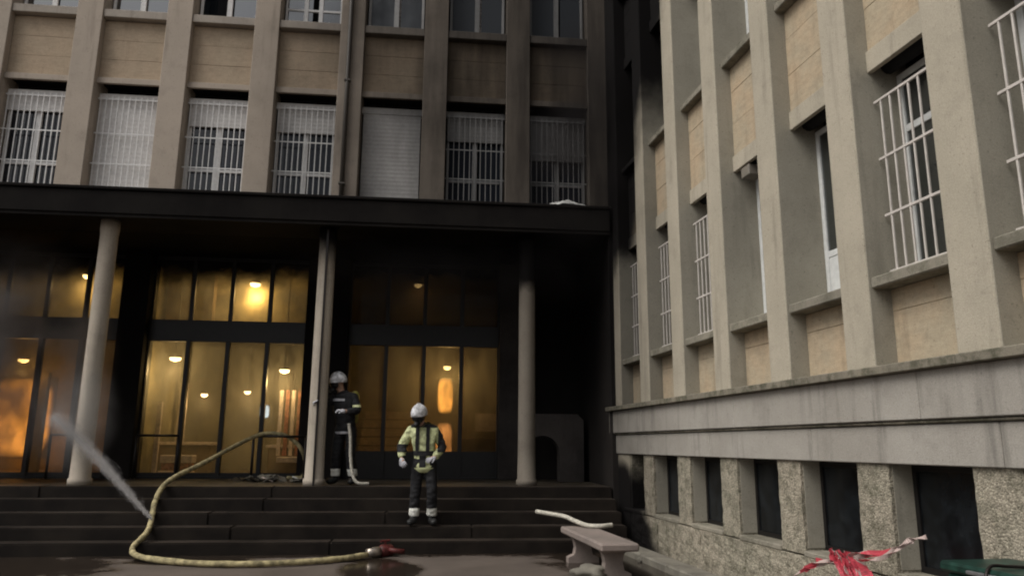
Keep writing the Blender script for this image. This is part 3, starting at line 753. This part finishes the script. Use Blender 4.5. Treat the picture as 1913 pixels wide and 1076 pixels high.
def tp(name, pts, wd, tw, mat='tape'):
    bm = bmesh.new(); ribbon(bm, [Vector(q)-Vector((3.5, 6.3, 0)) for q in pts], wd, tw)
    o = put(name, mesh_bm(bm, mat), bt); o.modifiers.new('s', 'SOLIDIFY').thickness = .002
base_line = [(3.72, 5.48, .98), (3.64, 5.65, .90), (3.58, 5.85, .82), (3.52, 6.12, .73), (3.49, 6.4, .68), (3.46, 6.7, .60), (3.42, 6.95, .50)]
for q in range(5):
    jit = lambda a_: random.uniform(-a_, a_)
    i0 = (0, 0, 1, 2, 3)[q]; i1 = (7, 5, 6, 7, 7)[q]
    tp('tape_strand', [(x_+jit(.035), y_+jit(.05), z_+jit(.03)-.03*(i in (2, 4))) for i, (x_, y_, z_) in enumerate(base_line)][i0:i1], random.uniform(.022, .045), random.uniform(.5, 1.6))
tp('tape_strand', [(3.42, 6.95, .50), (3.41, 7.1, .42), (3.38, 7.3, .2), (3.36, 7.4, .02)], .035, .8)
for i in range(16):
    a = random.uniform(-.07, .07); b = random.uniform(-.14, .14)
    tp('tape_loop', [(3.51+a*.3, 6.42+b, .70+random.uniform(-.05, .02)), (3.48+a, 6.28+b*.8, .68+random.uniform(-.03, .03)), (3.47+a, 6.14+b*.8, .60+random.uniform(-.04, .04)), (3.45+a*1.2, 6.0+b*.6, .45+random.uniform(-.05, .05)), (3.44+a, 5.93+b*.5, .2+random.uniform(-.15, .15))], random.uniform(.05, .10), random.uniform(.1, .6), random.choice(['red', 'red', 'tape']))
ps = empty('barrier_post', (3.52, 6.28, 0)); tag(ps, 'thin grey steel post the barrier tape is bunched on', 'post')
tube('rod', [(0, 0, .02), (0, 0, .69)], .014, 'grey_metal', ps, 8, 0); bm = bmesh.new(); add_lathe(bm, [(.13, 0), (.13, .015), (.04, .03)], 0, 0, 16); put('base', mesh_bm(bm, 'grey_metal'), ps)
# dark green bin against the wing
gb = empty('green_bin', (3.72, 4.62, 0), ANG); tag(gb, 'dark green metal bin against the rough basement pier', 'bin')
put('body', boxes([(-.25, .25, -.36, .36, .06, .80)], 'green', .02), gb)
put('lid', boxes([(-.28, .27, -.39, .39, .803, .87)], 'green', .018), gb)
for a in (-.2, .2):
    for b in (-.3, .3): put('foot', boxes([(a-.03, a+.03, b-.03, b+.03, 0, .058)], 'black_metal'), gb)
put('lid_handle', boxes([(-.31, -.282, -.12, .12, .82, .845)], 'grey_metal', .005), gb)
tag(tube('cable', [(3.80, 4.55, .875), (3.6, 4.58, .885), (3.45, 4.56, .88), (3.39, 4.52, .74), (3.38, 4.5, .3), (3.38, 4.5, .02)], .010, 'rail_metal'), 'thin dark cable hanging over the green bin', 'cable')

# water spray from the leaking hose
bm = bmesh.new(); A = Vector((-4.16, 12.3, .48)); D = (Vector((-5.75, 13.1, 1.75))-A); L_ = D.length; D.normalize()
s1 = D.cross(Vector((0, 0, 1))).normalized(); s2 = s1.cross(D)
for i in range(15000):
    t = random.random()**.8*1.3; sp = .03+.125*t
    a = random.uniform(0, 2*pi); q = abs(random.gauss(0, .5))
    c_ = A+D*(t*L_)+s1*cos(a)*q*sp+s2*sin(a)*q*sp-Vector((0, 0, .22*max(0, t-.55)**2))
    ln = random.uniform(.02, .08); w_ = random.uniform(.0006, .0019)
    dv = (D+Vector((random.gauss(0, .08), random.gauss(0, .08), random.gauss(0, .08)-.25*max(0, t-.7)))).normalized()
    n1 = dv.orthogonal().normalized()*w_; n2 = dv.cross(n1)
    v = [bm.verts.new(c_-dv*ln), bm.verts.new(c_+dv*ln), bm.verts.new(c_+n1), bm.verts.new(c_-n1*.5+n2*.87), bm.verts.new(c_-n1*.5-n2*.87)]
    for k in (0, 1):
        for j in range(3): bm.faces.new((v[k], v[2+j], v[2+(j+1) % 3]))
g = G('water_drops'); g.out((.42, .40, .39), .3, .3); g.b.inputs['Alpha'].default_value = .24
tag(put('water_spray', mesh_bm(bm, g.m)), 'jet of fine water spraying from the leaking hose', 'water spray', kind='stuff')

# ------------------------------------------------------------------ people
M['skin'] = simple('skin', (.42, .26, .19), .5)
M['hivis'] = simple('yellow_green_fabric', (.54, .57, .31), .75, var=.45, scale=16, bump=.4)
M['navy'] = simple('dark_turnout_fabric', (.013, .013, .015), .85, var=.5, scale=18, bump=.5)
M['reflect'] = simple('reflective_band', (.72, .72, .66), .35, var=.2)
M['lime_band'] = simple('lime_reflective_band', (.68, .72, .40), .4, var=.2)
M['helmet'] = simple('pale_helmet', (.60, .60, .62), .38, .0, var=.55, scale=16)
M['visor'] = simple('dark_visor', (.01, .01, .012), .12)
M['rubber'] = simple('black_rubber', (.01, .01, .01), .6)
M['glove'] = simple('pale_glove', (.42, .42, .45), .8)
M['cylinder'] = simple('air_cylinder', (.28, .25, .06), .35)

def skin(verts, edges, mat, sub=2, root=0, wrinkle=0.):
    me = bpy.data.meshes.new('sk'); me.from_pydata([v[0] for v in verts], [], []) if False else me.from_pydata([v[0] for v in verts], edges, [])
    o = bpy.data.objects.new('sk', me); COL.objects.link(o)
    md = o.modifiers.new('skin', 'SKIN'); md.use_smooth_shade = True
    for i, v in enumerate(verts):
        r_ = v[1]; me.skin_vertices[0].data[i].radius = r_ if isinstance(r_, tuple) else (r_, r_)
        me.skin_vertices[0].data[i].use_root = (i == root)
    s_ = o.modifiers.new('sub', 'SUBSURF'); s_.levels = sub; s_.render_levels = sub
    dg = bpy.context.evaluated_depsgraph_get(); m2 = bpy.data.meshes.new_from_object(o.evaluated_get(dg)); bpy.data.objects.remove(o)
    m2.materials.clear(); m2.materials.append(M[mat])
    if wrinkle:
        for v in m2.vertices:
            c_ = v.co; k_ = noise.noise(Vector((c_.x*9, c_.y*9, c_.z*17)))+.6*noise.noise(Vector((c_.x*22+c_.z*9, c_.y*22, c_.z*30-c_.x*12)))
            v.co = c_+v.normal*(k_*wrinkle)
    for f_ in m2.polygons: f_.use_smooth = True
    return m2
def band(src, cuts, off, mat, keep=1):
    """a strip of cloth lifted off the garment's own surface: cuts are (axis, low, high)"""
    bm = bmesh.new(); bm.from_mesh(src); bm.normal_update()
    for ax, lo, hi in cuts:
        for val, sg in ((lo, -1), (hi, 1)):
            if val is None: continue
            co = [0, 0, 0]; co[ax] = val; no = [0, 0, 0]; no[ax] = sg
            bmesh.ops.bisect_plane(bm, geom=bm.verts[:]+bm.edges[:]+bm.faces[:], plane_co=co, plane_no=no, clear_outer=True)
    bm.normal_update(); seen = set(); comps = []
    for f0 in bm.faces:
        if f0 in seen: continue
        st = [f0]; seen.add(f0); cc_ = []
        while st:
            f_ = st.pop(); cc_.append(f_)
            for e_ in f_.edges:
                for g_ in e_.link_faces:
                    if g_ not in seen: seen.add(g_); st.append(g_)
        comps.append(cc_)
    comps.sort(key=lambda q: -sum(f_.calc_area() for f_ in q))
    dead = [f_ for q in comps[keep:] for f_ in q]
    if dead: bmesh.ops.delete(bm, geom=dead, context='FACES')
    for v in bm.verts: v.co += v.normal*off
    me = bpy.data.meshes.new('band'); bm.to_mesh(me); bm.free(); me.materials.clear(); me.materials.append(M[mat])
    for f_ in me.polygons: f_.use_smooth = True
    return me
def person(name, loc, rz, label, J, jacket_mat, bands, sc=1.0):
    P_ = empty(name, loc, rz); tag(P_, label, 'person', None); P_.scale = (sc, sc, sc)
    j = {k: Vector(v) for k, v in J.items()}
    # continuous body
    V = [(j['pel'], .125), (j['wai'], .115), (j['che'], .14), (j['nck0'], .075), (j['nck'], .058), (j['hd0'], (.066, .075)), (j['hd1'], (.078, .092)), (j['hd2'], (.062, .075))]
    E_ = [(i, i+1) for i in range(7)]
    def chain(start, pts):
        pv = start
        for q, r_ in pts: V.append((q, r_)); E_.append((pv, len(V)-1)); pv = len(V)-1
        return pv
    for s in 'LR':
        h_ = chain(2, [(j['sh'+s], .062), (j['el'+s], .046), (j['wr'+s], .032), (j['ha'+s], .036)])
        chain(0, [(j['hi'+s], .095), (j['kn'+s], .062), (j['an'+s], .042), (j['an'+s]*.45+j['to'+s]*.55, .034)])
    put('body', skin(V, E_, 'skin', 2), P_)
    # nose, ears
    hd = (j['hd0']+j['hd1'])/2; fd = (Vector(J['face'])).normalized(); sdv = fd.cross(Vector((0, 0, 1))).normalized()
    # jacket
    V = [(j['pel']+Vector((0, 0, -.19)), (.215, .175)), (j['pel'], (.185, .15)), (j['wai'], (.175, .14)), (j['che'], (.20, .155)), (j['nck0'], (.10, .10)), (j['nck']-Vector((0, 0, .015)), (.082, .082))]
    E_ = [(i, i+1) for i in range(5)]
    for s in 'LR':
        mid = (j['sh'+s]+j['el'+s])/2; mf = (j['el'+s]+j['wr'+s])/2
        chain(3, [(j['sh'+s], .092), (mid, .08), (j['el'+s], .074), (mf, .068), (j['wr'+s], .056)])
    jk = skin(V, E_, jacket_mat, 3, 0, .014); jo = put('jacket', jk, P_)
    for nm, cuts, off, mt in bands: put(nm, band(jk, cuts, off, mt), jo)
    # trousers
    V = [(j['wai']-Vector((0, 0, .02)), .12), (j['pel'], (.155, .13))]; E_ = [(0, 1)]
    for s in 'LR':
        m1 = (j['hi'+s]+j['kn'+s])/2; m2 = (j['kn'+s]+j['an'+s])/2
        chain(1, [(j['hi'+s], .115), (m1, .102), (j['kn'+s], .086), (m2, .084), (j['an'+s]+Vector((0, 0, .03)), .082)])
    tr = skin(V, E_, 'navy', 3, 0, .012); to = put('trousers', tr, P_)
    zc = j['anL'].z
    for lo, hi in ((None, -.005), (.005, None)): put('cuff_band', band(tr, [(2, zc+.05, zc+.165), (0, lo, hi)], .006, 'reflect'), to)
    # boots
    for s in 'LR':
        a, t_ = j['an'+s], j['to'+s]; d_ = (t_-a); d_.z = 0; d_.normalize()
        V = [(a+Vector((0, 0, .10)), .058), (a+Vector((0, 0, -.02)), .068), (a+d_*.08+Vector((0, 0, -.035)), (.064, .056)), (a+d_*.19+Vector((0, 0, -.042)), (.058, .05))]
        put('boot', skin(V, [(0, 1), (1, 2), (2, 3)], 'rubber', 2), P_)
    # gloves: palm, four fingers and a thumb, curled
    for s in 'LR':
        w_, h_ = j['wr'+s], j['ha'+s]; d_ = (h_-w_).normalized(); cv = Vector(J['curl'+s]).normalized(); cv = (cv-d_*cv.dot(d_)).normalized(); sp = d_.cross(cv)
        if s == 'L': sp = -sp
        V = [(w_-d_*.02, .044), (w_+d_*.05, (.042, .03))]; E_ = [(0, 1)]
        for fi, ln in enumerate((.062, .072, .068, .052)):
            o_ = sp*(-.036+.024*fi); k0 = w_+d_*.105+o_
            chain(1, [(k0, .0135), (k0+d_*ln*.45+cv*ln*.25, .011), (k0+d_*ln*.6+cv*ln*.75, .0095)])
        k0 = w_+d_*.045-sp*.045; chain(1, [(k0, .015), (k0+d_*.035-sp*.018+cv*.018, .0125), (k0+d_*.055-sp*.008+cv*.04, .0105)])
        put('glove', skin(V, E_, 'glove', 1), P_)
    # helmet: shell with brim and comb, visor, breathing mask
    hc = j['hd1']+Vector((0, 0, .0)); rot = fd.to_track_quat('-Y', 'Z').to_matrix().to_4x4()
    bm = bmesh.new(); bmesh.ops.create_uvsphere(bm, u_segments=24, v_segments=14, radius=1)
    for v in bm.verts:
        z = v.co.z; low = -.25+.30*max(0, -v.co.y)-.25*max(0, v.co.y)
        if z < low: z = low; k_ = 1.06
        else: k_ = 1.0
        v.co = Vector((v.co.x*.126*k_, v.co.y*.155*k_, z*.145)); 
        if abs(v.co.x) < .02 and z > .2: v.co.z += .014
    bmesh.ops.transform(bm, matrix=Matrix.Translation(hc+Vector((0, 0, .035))) @ rot, verts=bm.verts); ho = put('helmet', mesh_bm(bm, 'helmet', True), P_)
    bm = bmesh.new(); bmesh.ops.create_uvsphere(bm, u_segments=20, v_segments=12, radius=1)
    bmesh.ops.delete(bm, geom=[v for v in bm.verts if v.co.y > -.25 or v.co.z > .35 or v.co.z < -.75], context='VERTS')
    for v in bm.verts: v.co = Vector((v.co.x*.118, v.co.y*.150, v.co.z*.13))
    bmesh.ops.transform(bm, matrix=Matrix.Translation(hc+Vector((0, 0, .01))) @ rot, verts=bm.verts); put('visor', mesh_bm(bm, 'visor', True), ho)
    bm = bmesh.new(); add_tube(bm, [hd+fd*.07-Vector((0, 0, .045)), hd+fd*.12-Vector((0, 0, .055)), hd+fd*.15-Vector((0, 0, .07))], lambda t: .05-.018*t, 12); put('breathing_mask', mesh_bm(bm, 'rubber', True), P_)
    # air cylinder and straps on the back
    bk = -fd; bk.z = 0; bk.normalize(); c0 = j['che']+bk*.20
    bm = bmesh.new(); add_tube(bm, [c0+Vector((0, 0, z)) for z in (-.36, -.33, -.27, .12, .17, .2)], lambda t: (.03, .065, .08, .08, .06, .03)[round(t*5)], 14); put('air_cylinder', mesh_bm(bm, 'cylinder', True), P_)
    return P_
S2 = lambda *a: Vector(a)
# firefighter on the steps, facing the camera, hands in front of the waist
J1 = dict(pel=(.02, .02, .95), wai=(.015, .015, 1.10), che=(-.015, -.01, 1.355), nck0=(-.035, -.03, 1.49), nck=(-.05, -.055, 1.54), hd0=(-.065, -.095, 1.59), hd1=(-.075, -.12, 1.66), hd2=(-.08, -.12, 1.725), face=(-.35, -1, -.55),
    shL=(.175, .01, 1.415), elL=(.295, .05, 1.16), wrL=(.19, -.16, 1.02), haL=(.13, -.22, 1.0), curlL=(-.3, .4, -1),
    shR=(-.215, -.02, 1.43), elR=(-.345, -.03, 1.18), wrR=(-.31, -.20, 1.00), haR=(-.28, -.26, .94), curlR=(.6, .2, -1),
    hiL=(.115, .02, .88), knL=(.155, -.07, .50), anL=(.15, .03, .095), toL=(.22, -.14, .045),
    hiR=(-.085, .02, .88), knR=(-.11, -.03, .49), anR=(-.12, -.03, .095), toR=(-.17, -.20, .045))
bands1 = [
    ('hem_band', [(2, .80, .865), (0, -.29, .29)], .010, 'lime_band'),
    ('belt', [(2, 1.05, 1.12), (0, -.225, .225)], .012, 'navy'),
    ('shoulder_strap', [(2, 1.12, 1.56), (0, -.115, -.060), (1, None, .0)], .014, 'navy'),
    ('shoulder_strap', [(2, 1.12, 1.56), (0, .045, .10), (1, None, .0)], .014, 'navy'),
    ('yoke', [(2, 1.475, 1.6), (0, -.2, .2)], .007, 'navy'),
    ('front_panel', [(2, .867, 1.048), (0, -.05, .05), (1, None, 0)], .008, 'navy'),
    ('side_panel', [(2, .897, 1.048), (0, .11, .3)], .008, 'navy'),
    ('side_panel', [(2, .897, 1.048), (0, -.3, -.16)], .008, 'navy'),
    ('sleeve_panel', [(0, None, -.245), (2, 1.10, 1.22)], .008, 'navy'),
    ('sleeve_panel', [(0, .225, None), (2, 1.10, 1.45)], .008, 'navy'),
]
person('person', (-.11, 12.385, RISE*2), radians(-6), 'firefighter in yellow-green jacket and pale helmet standing on the steps', J1, 'hivis', bands1, 1.02)
# firefighter in dark kit beside the column, turned towards it, arms reaching out
J2 = dict(pel=(0, .02, .95), wai=(-.01, .0, 1.10), che=(-.05, -.03, 1.36), nck0=(-.075, -.05, 1.50), nck=(-.09, -.06, 1.555), hd0=(-.11, -.09, 1.61), hd1=(-.125, -.11, 1.685), hd2=(-.13, -.11, 1.75), face=(-.75, -.7, -.35),
    shL=(.14, -.01, 1.43), elL=(.26, -.10, 1.20), wrL=(.10, -.28, 1.20), haL=(.03, -.32, 1.21), curlL=(-.3, .2, -1),
    shR=(-.23, -.05, 1.42), elR=(-.33, -.22, 1.27), wrR=(-.30, -.42, 1.32), haR=(-.31, -.48, 1.34), curlR=(.5, .2, -1),
    hiL=(.10, .02, .88), knL=(.13, -.04, .50), anL=(.17, .02, .095), toL=(.20, -.15, .045),
    hiR=(-.10, .02, .88), knR=(-.13, -.05, .50), anR=(-.14, .02, .095), toR=(-.22, -.13, .045))
bands2 = [
    ('chest_band', [(2, 1.375, 1.415), (0, -.2, .03), (1, None, 0)], .008, 'glove'),
    ('hem_band', [(2, .835, .87), (0, -.28, .28)], .009, 'glove'),
    ('sleeve_band', [(1, -.36, -.32), (0, None, -.2)], .008, 'reflect'),
    ('sleeve_band', [(2, 1.27, 1.31), (0, .17, None)], .008, 'lime_band'),
]
person('person', (-1.52, 13.85, LZ), radians(-18), 'firefighter in dark kit and pale helmet working beside the middle column', J2, 'navy', bands2, 1.05)
tag(tube('hanging_hose', [(-1.44, 13.62, 1.95), (-1.40, 13.60, 1.72), (-1.38, 13.6, 1.4), (-1.35, 13.58, 1.18), (-1.29, 13.56, 1.0), (-1.2, 13.56, .935), (-1.05, 13.62, .93)], .028, 'hose_pale'), 'pale hose length hanging beside the dark-kitted firefighter', 'hose')

# ------------------------------------------------------------------ smoke drifting out of the left doors
def smoke(name, c_, r3, dens, col, seed, lab):
    me = lump((1, 1, 1), seed, None, 3, .25, 1.6)
    o = put(name, me, None, c_); o.scale = r3
    g = G(name+'_volume'); t = g.t; t.nodes.remove(g.b)
    tc = g.n('ShaderNodeTexCoord'); ln = g.n('ShaderNodeVectorMath', operation='LENGTH'); t.links.new(tc.outputs['Object'], ln.inputs[0])
    fall = g.ramp(ln.outputs['Value'], .75, .15)
    nz = g.noise(.9, 3, .6)
    v = g.n('ShaderNodeVolumePrincipled'); v.inputs['Color'].default_value = col+(1,); v.inputs['Anisotropy'].default_value = .2
    t.links.new(g.math('MULTIPLY', g.math('MULTIPLY', fall, g.ramp(nz, .3, .7)), dens), v.inputs['Density'])
    t.links.new(v.outputs[0], g.o.inputs['Volume']); me.materials.append(g.m)
    tag(o, lab, 'smoke', kind='stuff')
smoke('smoke', (-8.4, 14.2, 3.1), (3.8, 1.5, 3.6), 4.2, (.50, .455, .44), 3, 'thin grey smoke drifting out of the orange-lit doors')
smoke('mist', (-5.75, 13.05, 2.0), (1.05, .5, 1.5), 1.3, (.75, .74, .74), 5, 'fine water mist hanging at the foot of the pale column')

# smoke filling the entrance hall
hz = box('hall_smoke', (-12.4, 1.95, 16.75, 20.6, .96, 5.45), None)
g = G('hall_smoke_volume'); g.t.nodes.remove(g.b); v = g.n('ShaderNodeVolumePrincipled'); v.inputs['Color'].default_value = (.75, .70, .60, 1); v.inputs['Density'].default_value = .16
g.t.links.new(v.outputs[0], g.o.inputs['Volume']); hz.data.materials.append(g.m)
tag(hz, 'thin smoke filling the lit entrance hall behind the doors', 'smoke', kind='stuff')
smoke('dark_smoke', (2.75, 13.2, 7.2), (1.9, 1.3, 4.6), 1.3, (.05, .045, .045), 9, 'dark smoke climbing the inner corner above the canopy')
smoke('dark_smoke', (.2, 13.9, 4.75), (5.2, 1.5, 1.3), 1.0, (.06, .055, .055), 12, 'dark smoke hanging under the canopy over the doors')
